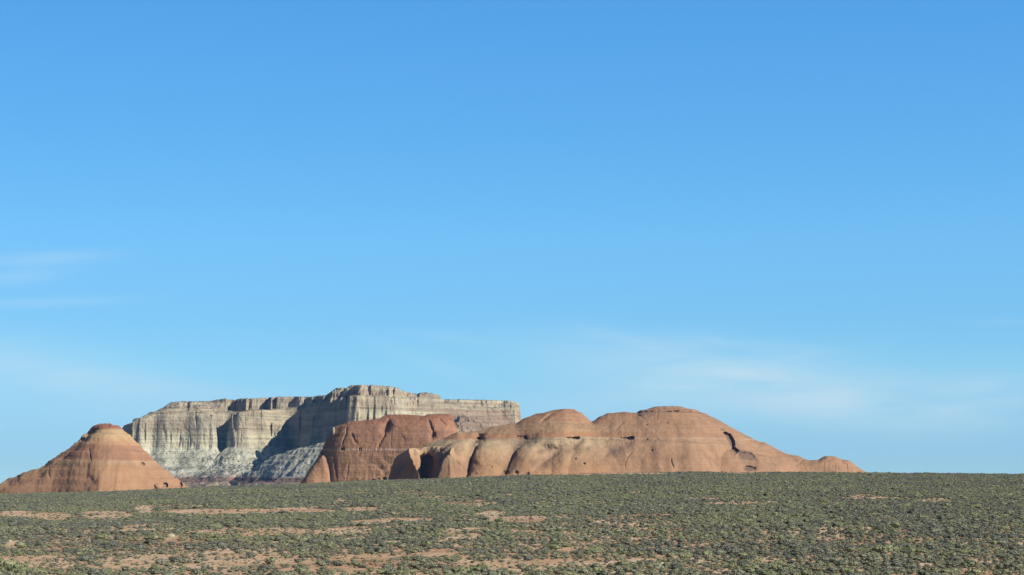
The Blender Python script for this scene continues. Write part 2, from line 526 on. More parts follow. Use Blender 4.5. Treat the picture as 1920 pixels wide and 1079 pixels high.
def build_mesa():
    Y0 = 3600.0
    PX, Y, X = fan_grid(60, 1120, 1.0, Y0 - 420, Y0 + 270, 1.3, far=Y0 + 900)
    plan = [(float(th(p)) * (Y0 + dy), Y0 + dy) for p, dy in MESA_PLAN]
    sd = poly_sd(X, Y, plan)
    amp = ss(fbm(X / 70, Y / 70, 6, 2), -0.45, 0.5)
    flute = ridge(X / 19, Y / 19, 5, 3) * 0.8 * amp + blocks(X / 34, Y / 34, 15) * 13 + blocks(X / 15, Y / 15, 16) * 3 * amp + fbm(X / 42, Y / 42, 8, 3) * 11.0 + fbm(X / 6, Y / 6, 12, 2) * 0.8 * amp + ridge(X / 75, Y / 75, 14, 2) * 4.0
    P = PX
    calm = tab([(200, 0.7), (262, 0.55), (300, 0.22), (392, 0.22), (402, 1.0), (2000, 1.0)], P)     # the left wall is one smooth sheet
    sd = sd + flute * calm * ss(-np.abs(sd), -60, -5)
    front = [(p, d) for p, d in MESA_PLAN if d < 1000 and p <= 977]
    Yf = Y0 + 12 + sum(tab(front, P + o) for o in (-14, -7, 0, 7, 14)) / 5
    zU = zf(smooth_tab(MESA_TOP, P, 0.7), Yf) + fbm(X / 9, Y / 9, 21, 3) * 1.3
    zL = zf(smooth_tab(MESA_LOW, P, 4), Yf) + fbm(X / 25, Y / 25, 22, 2) * 1.5
    zF = zf(smooth_tab(MESA_FOOT, P, 6), Yf) + fbm(X / 30, Y / 30, 23, 3) * 4
    zL = np.minimum(zL, zU - 1)
    zF = np.minimum(zF, zL - 2)
    wc = (11.0 - 6 * ss(P, 930, 960)) + 3 * fbm(X / 60, Y / 60, 24, 2)
    wb = tab([(200, 4), (400, 10), (430, 24), (520, 26), (570, 14), (610, 5), (980, 4)], P)
    wu = tab([(200, 60), (400, 46), (425, 7), (600, 8), (620, 9), (740, 12), (830, 16), (980, 8)], P)
    # alcoves bitten into the upper cliff
    bite = np.zeros_like(P)
    for c, w, dep in ((434, 11, 38), (473, 12, 22), (493, 14, 36), (513, 5, 16), (546, 10, 12), (572, 4, 12), (590, 5, 14), (690, 5, 6), (780, 6, 8), (345, 10, 10)):
        bite = np.maximum(bite, dep * (1 - ss(np.abs(P - c), w * 0.6, w)))
    bite = bite + 4 * ridge(X / 11, Y / 11, 31, 2)
    t1 = np.clip(sd / wc, 0, 1)
    cl = zF + (zL - zF) * (1 - (1 - t1) ** 1.35)
    cl = terrace(cl, 13.0, 0.85, wob=fbm(X / 40, Y / 40, 33, 2) * 4)
    s2 = sd - wc
    s3 = s2 - wb - bite
    t3 = np.clip(s3 / wu, 0, 1)
    up = zL + 3.5 * np.clip(s2 / wb, 0, 1.5) + (zU - zL - 3.5) * t3
    up = np.where(P < 425, terrace(up, 6.5, 0.95, wob=fbm(X / 30, Y / 30, 34, 2) * 2), terrace(up, 7.5, 0.7, wob=fbm(X / 30, Y / 30, 35, 2) * 2))
    z_in = np.where(s2 > 0, np.minimum(np.maximum(up, cl), zU), cl)
    # talus apron
    dout = np.maximum(-sd, 0)
    rough = fbm(X / 22, Y / 30, 40, 5) * 5.0 * ss(dout, 3, 30) + ridge((X + Y * 0.6) / 15, (Y - X * 0.3) / 34, 44, 3) * 3.6 * ss(dout, 5, 40)
    rough = rough * tab([(250, 0.2), (330, 0.35), (380, 1.0), (1200, 1.0)], P)
    tal = zF - 0.66 * dout + 0.0006 * np.minimum(dout, 200) ** 2 + rough
    tal = np.where(tal < 14, 14 - (14 - tal) * 0.62, tal)
    tal = terrace(tal, 11, 0.75 * ss(P, 420, 520), wob=fbm(X / 50, Y / 50, 46, 2) * 3)
    for c, yy, rx, ry, hh in ((572, -60, 20, 34, 22), (540, -70, 12, 24, 12), (598, -85, 16, 30, 16), (520, -10, 26, 40, 6), (425, -30, 24, 45, 5), (350, -10, 30, 60, -3)):
        tal = tal + hh * np.exp(-(((P - c) / rx) ** 2 + ((Y - Y0 - yy) / ry) ** 2))
    # rubble spur running forward from the promontory, clear of its shadow
    yr = Y0 - 212 + (600 - P) * 0.80 + fbm(X / 25, Y / 25, 48, 3) * 9
    spur = zf(tab([(410, 930), (438, 897), (470, 882), (500, 865), (525, 851), (550, 843), (575, 838), (600, 833), (660, 828), (720, 830)], P), Y0 - 100) - 0.62 * np.maximum(yr - Y, 0) - 0.2 * np.maximum(Y - yr, 0)
    spur = spur + rough * 0.35 + fbm(X / 10, Y / 14, 49, 4) * 1.6 + fbm(X / 40, Y / 40, 52, 2) * 3.0
    spur = terrace(spur, 9.5, 0.35, wob=fbm(X / 40, Y / 40, 45, 2) * 3)
    tal = np.minimum(tal, zF + 5)
    tal = np.where(P < 760, np.maximum(tal, spur), tal)
    z = np.where(sd > 0, np.where(P < 640, np.maximum(z_in, tal * (sd < 15) - 60 * (sd >= 15)), z_in), tal)
    # right-hand apron below the far end of the cliff is bedded in low steps
    z = np.where((sd <= 0) & (P > 800), terrace(z, 6.0, 0.8, wob=fbm(X / 30, Y / 30, 47, 2) * 1.5), z)
    lowb = -26 + fbm(X / 70, Y / 70, 50, 3) * 2
    z = np.maximum(z, lowb - 6 * ss(-sd, 200, 380))
    # red mudstone step at the toe
    z = z + 7 * ss(z, -25.5, -20) * (1 - ss(z, -12, -4)) * 0
    m = mesa_material(Y0)
    cr = [('l', [(316, 811), (320, 818), (327, 824)], 1.4, 9.0), ('l', [(331, 806), (337, 815), (338, 826), (335, 836), (333, 843)], 1.6, 11.0), ('l', [(341, 822), (342, 843)], 1.4, 8.0),
          ('l', [(306, 800), (309, 812), (313, 820)], 1.2, 7.0), ('l', [(366, 770), (367, 785), (367, 802)], 1.2, 7.0), ('l', [(355, 815), (357, 838)], 1.0, 5.0),
          ('l', [(270, 795), (272, 812), (270, 828)], 1.4, 7.0), ('l', [(380, 812), (382, 834)], 1.0, 5.0), ('l', [(300, 776), (340, 773), (395, 777)], 1.2, 5.0), ('l', [(378, 771), (412, 772)], 1.2, 5.0),
          ('l', [(330, 762), (372, 763), (400, 768)], 1.3, 6.0, 0.6), ('l', [(452, 815), (450, 838)], 1.2, 6.0), ('l', [(465, 780), (458, 790)], 1.6, 6.0), ('l', [(480, 776), (466, 784)], 1.6, 6.0),
          ('l', [(672, 772), (668, 790), (667, 806)], 1.5, 14.0), ('l', [(690, 770), (688, 792)], 1.4, 9.0), ('l', [(716, 758), (716, 776)], 1.1, 8.0), ('l', [(726, 734), (726, 746)], 1.6, 9.0), ('l', [(781, 744), (783, 756)], 1.8, 9.0),
          ('l', [(744, 747), (756, 746)], 1.3, 6.0), ('l', [(682, 752), (740, 755), (800, 760)], 1.0, 3.0, 0.25), ('l', [(800, 768), (812, 764), (830, 766)], 1.2, 4.0, 0.3), ('l', [(955, 757), (958, 772), (965, 786)], 1.2, 6.0),
          ('s', (305, 792), (34, 8), 0.6, 0.1), ('s', (384, 792), (24, 9), 0.85, -0.2), ('s', (352, 795), (14, 8), 0.5, 0.0), ('s', (366, 822), (7, 18), 0.35, 0.0), ('s', (445, 825), (10, 18), 0.35, 0.0), ('s', (680, 735), (26, 7), 0.3, 0.0), ('s', (270, 815), (12, 10), 0.35, 0.0),
          ('s', (800, 748), (24, 9), 0.35, 0.0), ('s', (860, 776), (20, 12), 0.3, 0.0), ('s', (735, 765), (8, 16), 0.25, 0.0)]
    X, Y, z, V = add_rock_detail(X, Y, z, cr)
    ob = grid_mesh("mesa_hill", X, Y, z, m, varnish_shade=V)
    tag(ob, "pale cream and grey flat-topped mesa with a large blue shadow, far behind the red rocks", "mesa", kind='structure')
    return PX, Y, X, z, sd


def mesa_material(Y0):
    bands = [(718, (0.42, 0.33, 0.24)), (735, (0.54, 0.46, 0.33)), (746, (0.40, 0.31, 0.22)), (752, (0.56, 0.50, 0.35)), (757, (0.44, 0.35, 0.25)), (765, (0.54, 0.47, 0.32)), (771, (0.46, 0.36, 0.25)), (776, (0.62, 0.57, 0.40)),
             (784, (0.54, 0.47, 0.33)), (800, (0.49, 0.41, 0.29)), (815, (0.60, 0.55, 0.39)), (836, (0.60, 0.56, 0.41)), (844, (0.66, 0.65, 0.51)), (860, (0.60, 0.59, 0.47)), (885, (0.56, 0.56, 0.47)),
             (893, (0.58, 0.55, 0.47)), (896, (0.33, 0.19, 0.15)), (903, (0.31, 0.17, 0.14)), (906, (0.52, 0.40, 0.30)), (915, (0.40, 0.28, 0.2))]
    m = rock_material("cream_sandstone", Y0, bands, streak=0.07, mottle=0.42, bump=1.0, size=2.6, slope_cover=((0.17, 0.17, 0.12), 0.62, 0.86, 0.75, 0.055), warp=3.0, bed=0.38, varnish_shade=(0.34, 0.275, 0.22), tint=(1.0, 1.0, 0.97))
    N = NT(m.node_tree)
    bs = m.node_tree.nodes['Principled BSDF']
    col = bs.inputs['Base Color'].links[0].from_node.inputs[6].links[0].from_socket
    pos = N.new('ShaderNodeNewGeometry').outputs['Position']
    sx = N.new('ShaderNodeSeparateXYZ', {0: pos})
    # brown-red shale beds under the far right end of the cliff
    ratio = N.m('DIVIDE', sx.outputs[0], sx.outputs[1])
    right = N.sstep(ratio, float(th(800)), float(th(838)))
    beds = N.noise(N.scaled(pos, 0.006, 0.006, 0.28), 1.0, 5.0, 0.65)
    zlow = N.sstep(sx.outputs[2], float(zf(763, Y0)), float(zf(770, Y0)), 0.0, 1.0)
    zlow = N.sstep(sx.outputs[2], float(zf(771, Y0 - 30)), float(zf(766, Y0 - 30)), 1.0, 0.0)
    shale = N.ramp(beds, [(0.36, (0.29, 0.17, 0.12)), (0.5, (0.35, 0.23, 0.16)), (0.6, (0.39, 0.29, 0.205)), (0.68, (0.55, 0.47, 0.36))])
    col = N.mix(N.m('MULTIPLY', N.m('MULTIPLY', right, zlow), 0.7), col, shale)
    # brown varnish curtains and pale fresh scars on the cliff
    nz = N.new('ShaderNodeSeparateXYZ', {0: N.new('ShaderNodeNewGeometry').outputs['Normal']}).outputs[2]
    steep = N.sstep(nz, 0.35, 0.6, 1.0, 0.0)
    pat = N.noise(N.scaled(pos, 0.02, 0.02, 0.016), 1.0, 5.0, 0.6, 1.2)
    col = N.mix(N.m('MULTIPLY', N.sstep(pat, 0.54, 0.68), N.m('MULTIPLY', steep, 0.32)), col, (0.36, 0.27, 0.20))
    col = N.mix(N.m('MULTIPLY', N.sstep(pat, 0.46, 0.34), N.m('MULTIPLY', steep, 0.5)), col, (0.66, 0.61, 0.43))
    set_base(N, bs, col)
    return m


MESA = build_mesa()


# ---- left butte
def build_butte():
    Y0 = 1400.0
    sil = [(-90, 960), (-60, 940), (-40, 925), (0, 907), (20, 896), (45, 886), (75, 878), (88, 869), (95, 862), (115, 850), (135, 837), (150, 822), (168, 805), (174, 799), (186, 795), (190, 793), (206, 793.5), (216, 796),
           (226, 803), (240, 814), (255, 829), (272, 846), (285, 859), (300, 873), (318, 886), (335, 900), (350, 911), (366, 922), (392, 940), (410, 950)]
    PX, Y, X = fan_grid(-110, 420, 0.8, Y0 - 90, Y0 + 90, 0.6)
    base = -34.0
    z = ridge_form(PX, Y, X, sil, Y0, base, 0.95, p=1.35, ribs=0.07, rib_w=16, seed=61, sm=3)
    z = np.maximum(z, ridge_form(PX, Y, X, [(p - 4, r + 13) for p, r in sil], Y0 - 22, base, 0.75, p=1.6, ribs=0.12, rib_w=12, seed=65, sm=7) - 1.5)
    z = terrace(z, 6.2, 0.4, wob=fbm(X / 25, Y / 25, 62, 2) * 1.2)
    z = terrace(z, 2.1, 0.5, wob=fbm(X / 25, Y / 25, 63, 2) * 0.6)
    z = z + (fbm(X / 7, Y / 7, 64, 4) * 0.6 + fbm(X / 2.5, Y / 2.5, 66, 3) * 0.9 * ss(z, float(zf(806, Y0)), float(zf(798, Y0)))) * ss(z, base, base + 6)
    carves = [('l', [(182, 804), (168, 812), (158, 821), (146, 830), (136, 838)], 4.6, 8.0, 0.75), ('s', (208, 851), (20, 16), 0.28, 0.0), ('s', (195, 800), (26, 3), 0.3, 0.0), ('s', (170, 905), (18, 4), 0.25, 0.8), ('s', (92, 868), (9, 4), 0.6, -0.7), ('l', [(166, 838), (168, 852), (170, 867)], 1.2, 1.6),  # shade of the upper left notch is painted into the colour
              ('l', [(92, 875), (91, 885), (94, 897)], 1.5, 1.6), ('l', [(228, 843), (250, 843.5), (270, 846)], 1.3, 1.8), ('e', (266, 870), (4.5, 2.6), 3.5),
              ('e', (310, 910), (6, 4.5), 4.0), ('e', (338, 910), (3.5, 6), 4.0), ('l', [(185, 797), (200, 797.5), (222, 803)], 1.0, 1.0),
              ('g', [(5, 910), (18, 900), (38, 893)], 3.0, 1.8), ('l', [(80, 878), (88, 870), (98, 864)], 3.0, 2.0), ('l', [(130, 876), (128, 888), (124, 900)], 1.0, 0.5),
              ('g', [(165, 895), (172, 903), (180, 908)], 2.5, 0.7)]
    X, Y, z, V = add_rock_detail(X, Y, z, carves)
    bands = [(791, (0.36, 0.16, 0.10)), (804, (0.36, 0.165, 0.105)), (808, (0.50, 0.36, 0.22)), (816, (0.53, 0.36, 0.22)), (834, (0.50, 0.30, 0.18)), (838, (0.41, 0.225, 0.148)), (862, (0.41, 0.225, 0.148)),
             (866, (0.47, 0.31, 0.20)), (871, (0.43, 0.275, 0.175)), (875, (0.42, 0.25, 0.155)), (900, (0.41, 0.24, 0.15)), (930, (0.41, 0.24, 0.15))]
    m = rock_material("banded_red_sandstone", Y0, bands, streak=0.08, mottle=0.18, bump=0.4, size=1.0, warp=1.1, bed=0.08)
    tag(grid_mesh("butte_hill", X, Y, z, m, varnish_shade=V), "lone cone-shaped orange butte with a dark red cap at the left edge", "butte", kind='structure')


build_butte()


# ---- steep darker outcrop in the middle
def build_outcrop():
    Yr = 1640.0
    sil = [(520, 960), (548, 925), (566, 905), (578, 886), (588, 874), (595, 862), (601, 848), (606, 836), (612, 824), (620, 812), (627, 802), (640, 796), (652, 791.5), (672, 790.5), (700, 787), (712, 784), (720, 780.5), (730, 778.5),
           (752, 778.5), (778, 779.5), (796, 781), (800, 778.5), (820, 777), (840, 777.5), (848, 780), (852, 792), (857, 806), (872, 822), (900, 850), (930, 900), (950, 960)]
    PX, Y, X = fan_grid(505, 960, 0.75, Yr - 75, Yr + 90, 0.55)
    yc = Yr + 14 - (PX - 700) * 0.10          # the face turns a little away from the sun
    base = -34.0
    z = ridge_form(PX, Y, X, sil, yc, base, 0.5, p=3.2, ribs=0.08, rib_w=26, seed=71, sm=1.5)
    # flank that steps forward on the left, in front of the main wall
    fin = [(535, 960), (550, 935), (566, 906), (578, 888), (590, 872), (598, 862), (606, 852), (612, 862), (618, 884), (622, 910), (630, 960)]
    z = np.maximum(z, ridge_form(PX, Y, X, fin, yc - 26, base, 0.42, p=2.6, ribs=0.1, rib_w=8, seed=72, sm=1.5))
    skirt = [(620, 960), (640, 905), (660, 893), (690, 884), (730, 872), (760, 866), (790, 862), (830, 870), (860, 960)]
    z = np.maximum(z, ridge_form(PX, Y, X, skirt, yc - 30, base, 0.6, p=1.8, ribs=0.2, rib_w=8, seed=73, sm=4) + fbm(X / 3, Y / 3, 79, 3) * 0.6)
    z = terrace(z, 5.4, 0.35, wob=fbm(X / 25, Y / 25, 74, 2))
    z = z + fbm(X / 6, Y / 6, 75, 4) * 0.5 * ss(z, base, base + 6)
    carves = [('l', [(613, 812), (607, 826), (604, 845), (609, 858), (614, 872), (619, 888), (621, 906)], 2.2, 6.0), ('l', [(651, 797), (650, 812), (643, 826), (640, 838)], 1.4, 3.0),
              ('l', [(659, 812), (664, 824), (672, 833)], 1.6, 2.6), ('l', [(730, 786), (722, 803), (722, 815), (712, 832), (705, 850)], 1.6, 3.6), ('g', [(729, 790), (724, 804), (719, 814)], 2.6, 2.5),
              ('l', [(620, 844), (700, 844), (705, 849), (765, 845)], 1.0, 0.9), ('e', (642, 843.5), (5, 2), 3.0), ('e', (675, 843.5), (4, 1.8), 3.0),
              ('l', [(718, 858), (728, 865), (745, 871)], 2.4, 3.0), ('l', [(625, 850), (628, 875), (632, 900)], 1.8, 2.0), ('l', [(654, 865), (652, 885), (648, 900)], 1.5, 1.0),
              ('l', [(803, 786), (808, 800), (812, 812)], 3.0, 3.0), ('l', [(824, 783), (828, 792), (836, 797)], 1.8, 2.4), ('l', [(752, 818), (758, 824), (764, 826), (772, 820)], 1.6, 2.0),
              ('g', [(816, 812), (808, 822)], 2.0, 2.0), ('l', [(735, 800), (733, 830), (731, 843)], 1.0, 1.0), ('l', [(705, 893), (720, 890), (735, 885)], 1.5, 2.5), ('l', [(720, 786), (760, 785), (800, 787)], 1.0, 1.2),
              ('l', [(680, 862), (700, 868), (716, 880), (722, 890)], 4.0, 1.6)]
    X, Y, z, V = add_rock_detail(X, Y, z, carves)
    bands = [(774, (0.36, 0.17, 0.11)), (786, (0.37, 0.18, 0.12)), (800, (0.41, 0.22, 0.145)), (840, (0.41, 0.225, 0.145)), (850, (0.42, 0.24, 0.155)), (880, (0.44, 0.26, 0.165)), (910, (0.47, 0.28, 0.17))]
    m = rock_material("red_brown_sandstone", Yr, bands, streak=0.12, mottle=0.26, bump=0.6, size=1.0, lines=[(843.5, 1.0, 0.8)], pale=(0.56, 0.42, 0.31), warp=1.5, bed=0.14)
    tag(grid_mesh("outcrop_hill", X, Y, z, m, varnish_shade=V), "steep red-brown sandstone cliff with dark cracks and a thin pale bed, below the mesa", "rock outcrop", kind='structure')


build_outcrop()


# ---- long smooth dome ridge
def build_dome():
    Y0 = 1500.0
    sil = [(720, 940), (760, 880), (785, 845), (800, 834), (830, 824), (846, 815), (858, 809), (872, 811), (890, 809), (905, 806), (925, 799), (945, 796), (966, 794.5), (978, 787), (990, 782), (1005, 777.5), (1025, 772), (1040, 770),
           (1052, 767.5), (1060, 766.5), (1078, 769), (1090, 773.5), (1098, 781), (1104, 787), (1109, 791.5), (1116, 788), (1126, 781), (1140, 776), (1155, 773.5), (1172, 772.5), (1194, 774), (1202, 770), (1215, 766.5), (1230, 763.5), (1250, 762.5), (1276, 764),
           (1300, 767.5), (1320, 775), (1345, 787), (1370, 800.5), (1400, 817), (1424, 828), (1434, 829.5), (1455, 841), (1470, 849), (1480, 852.5), (1496, 855), (1508, 861), (1517, 864), (1534, 863), (1543, 857), (1549, 855), (1566, 857), (1577, 862),
           (1590, 863), (1600, 869), (1610, 878), (1627, 886), (1650, 900), (1680, 930)]
    PX, Y, X = fan_grid(700, 1700, 0.8, Y0 - 115, Y0 + 110, 0.6)
    base = -20.0
    z = ridge_form(PX, Y, X, sil, Y0, base, 1.25, p=1.75, ribs=0.06, rib_w=20, seed=81, sm=2.0)
    # lobes that bulge forward below the pale bed
    def lobe(x0, tp, w):
        return [(x0 - 8, 940), (x0 - 2, 868), (x0 + 5, tp + 9), (x0 + 16, tp + 2), (x0 + 40, tp), (x0 + w * 0.55, tp + 8), (x0 + w * 0.8, tp + 34), (x0 + w, 940)]
    lobes = [([(800, 930), (815, 870), (835, 838), (855, 828), (880, 826), (900, 832), (915, 860), (925, 930)], -30, 0.75), (lobe(890, 827, 190), -33, 0.55), (lobe(972, 829, 210), -37, 0.95),
             (lobe(1084, 830, 230), -36, 1.35), (lobe(1190, 833, 360), -29, 1.2)]
    for i, (l, dy, ln) in enumerate(lobes):
        lean = ln * np.clip(Y0 + dy - Y, -10, 60)                # the lobes trail off to the lower left
        z = np.maximum(z, ridge_form(PX + lean, Y, X, l, Y0 + dy, base, 1.15, p=1.9, ribs=0.04, rib_w=22, seed=90 + i, sm=8 if i == 0 else 4.5, wid=16 if i == 0 else 8))
    # upper left shoulder carrying the orange ramp
    z = z + 0.5 * fbm(X / 14, Y / 14, 83, 3) * ss(z, base, base + 8)
    # broken low nose with two shadowed hollows, at the left end
    zt = zf(tab([(700, 900), (735, 862), (752, 850), (766, 841), (779, 840), (787, 843), (795, 837), (815, 835), (850, 840), (880, 856), (900, 870)], PX), Y0 - 55)
    nose = [(716, 1500), (730, 1484), (750, 1460), (772, 1440), (791, 1424), (795, 1432), (789, 1452), (788, 1466), (798, 1470), (808, 1452), (813, 1424), (845, 1416), (872, 1424), (890, 1450), (925, 1510), (905, 1560), (740, 1560)]
    sdn = poly_sd(X, Y, [(float(th(p)) * yy, yy) for p, yy in nose]) + fbm(X / 6, Y / 6, 84, 3) * 0.9
    wn = tab([(700, 11), (770, 9.5), (800, 8), (812, 8), (840, 15), (880, 20)], PX)
    zn = base + (zt - base) * (1 - (1 - np.clip(sdn / wn, 0, 1)) ** 1.35)
    z = np.maximum(z, np.where(sdn > 0, zn, base))
    # ledges at the summit
    capm = ss(z, float(zf(785, Y0)), float(zf(775, Y0)))
    z = terrace(z, 3.0, 0.55 + 0.4 * capm, wob=fbm(X / 30, Y / 30, 85, 2) * 1.2) * (0.3 + 0.6 * capm) + z * (0.7 - 0.6 * capm)
    z = z + fbm(X / 5, Y / 5, 86, 4) * 0.22 * ss(z, base, base + 6)
    carves = [
        ('e', (985, 820.5), (5, 2.8), 4.5), ('l', [(962, 819), (980, 820)], 1.4, 2.0), ('e', (1070, 821), (11, 1.8), 2.5), ('e', (1080, 821.5), (7, 3.2), 4.0), ('e', (1182, 822), (7, 3.2), 4.5), ('e', (1170, 822), (9, 1.6), 2.0, 0.3),
        ('e', (899, 822), (6, 3), 4.0), ('g', [(908, 815), (899, 821), (888, 832), (880, 842)], 3.0, 3.5), ('g', [(890, 860), (880, 872), (874, 888)], 5.0, 2.0),
        ('g', [(1003, 818), (975, 830), (962, 842), (960, 856), (952, 872), (940, 886)], 5.0, 2.6), ('e', (948, 886), (7, 3), 2.5), ('e', (968, 886), (5, 3), 2.0), ('e', (989, 888), (4, 2.5), 2.0),
        ('g', [(1090, 826), (1075, 838), (1052, 843), (1035, 855), (1018, 868), (1003, 880)], 4.0, 2.8), ('g', [(1050, 842), (1020, 842), (1000, 848)], 3.0, 1.5), ('g', [(1185, 830), (1165, 838), (1142, 848), (1132, 858)], 4.0, 1.8),
        ('l', [(1038, 773), (1028, 780), (1020, 787), (1012, 793)], 2.5, 3.5), ('l', [(1170, 790), (1160, 802), (1150, 810)], 2.4, 0.9, 0.3), ('l', [(1206, 771), (1196, 777), (1206, 784)], 2.0, 2.0, 0.5),
        ('l', [(1192, 776), (1210, 773), (1250, 772.5), (1262, 771), (1300, 772.5), (1318, 776)], 1.4, 2.6, 0.5), ('l', [(1200, 769), (1240, 767), (1290, 768)], 1.0, 1.4, 0.3), ('l', [(1232, 765), (1233, 784)], 1.6, 1.5, 0.5), ('e', (1254, 772), (6, 1.1), 1.4, 0.4), ('e', (1268, 771), (5, 1.1), 1.4, 0.4), ('l', [(1031, 788), (1048, 788)], 1.0, 1.5), ('l', [(1000, 795), (1060, 794.5), (1110, 795)], 1.0, 0.8),
        ('l', [(850, 824.5), (1000, 824.5), (1100, 824.5), (1190, 825.5), (1290, 829), (1400, 834)], 1.4, 1.0),
        ('l', [(1258, 859), (1259, 868), (1263, 876)], 1.0, 3.0), ('e', (1223, 845), (3, 1.4), 2.0), ('l', [(1187, 844), (1178, 856), (1172, 868), (1172, 882)], 1.1, 1.6), ('e', (1079, 861), (3, 1.6), 2.0), ('e', (1095, 870), (2.5, 1.8), 2.5),
        ('l', [(1318, 850), (1330, 866), (1335, 880)], 1.6, 1.2), ('l', [(1326, 856), (1340, 866)], 2.0, 1.0),
        ('l', [(1349, 803), (1353, 806), (1358, 808)], 1.8, 4.0),
        ('p', [(1356, 811), (1363, 811), (1371, 816), (1377, 826), (1378, 838), (1386, 847), (1381, 851), (1374, 845), (1368, 833), (1362, 821)], 1.0, 5.5, 0.9),
        ('p', [(1380, 846), (1392, 847), (1405, 850), (1416, 859), (1420, 868), (1417, 884), (1400, 884), (1392, 876), (1385, 862)], 6.0, 1.4, 0.2), ('a', (1398, 856), (17, 8), 2.6, 0.45), ('p', [(1380, 844), (1392, 844), (1406, 847), (1417, 857), (1420, 866), (1410, 864), (1396, 862), (1386, 858)], 1.6, 0.4, 0.85), ('s', (1383, 836), (4, 9), 0.4, -0.4), ('s', (1392, 868), (5, 12), 0.35, -0.5), ('a', (1406, 879), (13, 5), 3.0, 0.9), ('l', [(1360, 806), (1352, 802)], 2.0, 2.0),  # scar: brown varnish, plus shade painted under its overhangs
        ('p', [(787, 857), (796, 852), (807, 853), (812, 860), (813, 902), (793, 902), (789, 884)], 1.2, 12.0, 0.85), ('s', (750, 880), (20, 9), 0.85, -0.9), ('p', [(812, 852), (820, 849), (838, 855), (856, 868), (872, 886), (874, 902), (812, 902)], 2.5, 1.0, 0.38),  # nose: shade painted into the alcove, left flank and turned-away panel
        ('s', (1218, 778), (16, 6), 0.6, 0.0), ('s', (1005, 866), (20, 5), 0.6, -0.6), ('s', (955, 880), (16, 5), 0.6, -0.7), ('s', (1082, 833), (14, 4), 0.5, -0.5), ('s', (1165, 838), (22, 4), 0.5, -0.5), ('s', (1048, 868), (16, 3.5), 0.5, -0.8),
        ('s', (1145, 800), (16, 4), 0.35, -0.8), ('s', (1030, 782), (12, 3), 0.5, -0.7), ('s', (885, 845), (10, 6), 0.35, -1.0), ('s', (760, 875), (22, 14), 0.35, -0.9), ('s', (845, 860), (30, 3), 0.5, 0.62), ('s', (905, 815), (14, 3), 0.45, -0.6), ('s', (1320, 792), (22, 5), 0.25, 0.6), ('s', (935, 806), (24, 3), 0.35, -0.4),  # includes a second patch of painted shade on the nose flank
        ('l', [(1374, 842), (1378, 855)], 1.0, 2.0), ('l', [(1548, 857), (1540, 862), (1534, 865)], 2.2, 2.4), ('l', [(1578, 864), (1588, 872), (1590, 884)], 1.6, 1.8), ('l', [(1510, 862), (1500, 868), (1490, 876)], 2.0, 1.4), ('l', [(1480, 853), (1492, 862), (1496, 870)], 1.6, 1.4),
        ('l', [(1545, 868), (1546, 884)], 1.2, 0.9), ('l', [(1567, 866), (1566, 884)], 1.2, 0.9),
        ('e', (780, 851), (3.0, 4.0), -1.0), ('l', [(866, 878), (852, 862), (838, 850), (820, 842)], 2.2, 2.0), ('l', [(775, 842), (780, 848), (784, 858)], 1.6, 2.0),
        ('e', (895, 841), (1.4, 1.2), 1.6), ('e', (921, 876), (1.5, 1.4), 1.8), ('e', (891, 887), (1.5, 1.4), 1.8), ('e', (971, 842), (1.2, 1.4), 1.5), ('e', (1212, 797), (2, 1.2), 1.5), ('e', (1250, 793), (2.5, 1.0), 1.5), ('e', (1214, 823), (2, 1.2), 1.5), ('e', (1233, 824), (2, 1.2), 1.5)]
    X, Y, z, V = add_rock_detail(X, Y, z, carves)
    bands = [(760, (0.42, 0.225, 0.145)), (770, (0.43, 0.235, 0.15)), (793, (0.455, 0.265, 0.165)), (797, (0.47, 0.305, 0.195)), (811, (0.47, 0.30, 0.19)), (815, (0.46, 0.26, 0.155)), (822, (0.46, 0.25, 0.15)), (825, (0.52, 0.39, 0.26)),
             (838, (0.51, 0.37, 0.245)), (850, (0.50, 0.33, 0.21)), (870, (0.45, 0.27, 0.16)), (890, (0.45, 0.26, 0.155))]
    m = rock_material("salmon_sandstone", Y0, bands, streak=0.14, mottle=0.22, bump=0.42, size=1.0, even=((0.405, 0.24, 0.145), 1060, 1210, 0.85), lines=[(824.5, 0.6, 0.4)], pale=(0.58, 0.44, 0.31), warp=2.2, bed=0.07)
    tag(grid_mesh("dome_hill", X, Y, z, m, varnish_shade=V), "long smooth orange slickrock ridge with rounded tops, small caves and a dark scar on the right", "rock dome", kind='structure')


build_dome()


# ------------------------------------------------------------------ boulders
def boulder_mesh(name, seed, sx, sy, sz, mat):
    import bmesh
    bm = bmesh.new()
    bmesh.ops.create_icosphere(bm, subdivisions=4, radius=1.0)
    rng = np.random.RandomState(seed)
    planes = rng.normal(size=(9, 3))
    planes /= np.linalg.norm(planes, axis=1)[:, None]
    for v in bm.verts:
        p = np.array(v.co)
        for n in planes:
            d = p @ n - 0.78
            if d > 0:
                p = p - n * d * 0.85
        k = 1 + 0.06 * float(fbm(np.array([p[0] * 3 + seed]), np.array([p[1] * 3 + p[2] * 2.3]), seed, 3)[0])
        v.co = Vector((p[0] * sx * k, p[1] * sy * k, p[2] * sz * k + sz * 0.45))
    for f in bm.faces:
        f.smooth = True
    me = bpy.data.meshes.new(name)
    bm.to_mesh(me)
    bm.free()
    me.materials.append(mat)
    ob = bpy.data.objects.new(name, me)
    sc.collection.objects.link(ob)
    return ob


def stone_mat(name, c1, c2):
    m, N, bs = new_mat(name)
    pos = N.new('ShaderNodeTexCoord').outputs['Object']
    n = N.noise(pos, 1.4, 6.0, 0.65)
    set_base(N, bs, N.ramp(n, [(0.3, c1), (0.7, c2)]))
    b = N.new('ShaderNodeBump', {'Strength': 0.6, 'Distance': 0.15, 'Height': n})
    m.node_tree.links.new(b.outputs[0], bs.inputs['Normal'])
    return m


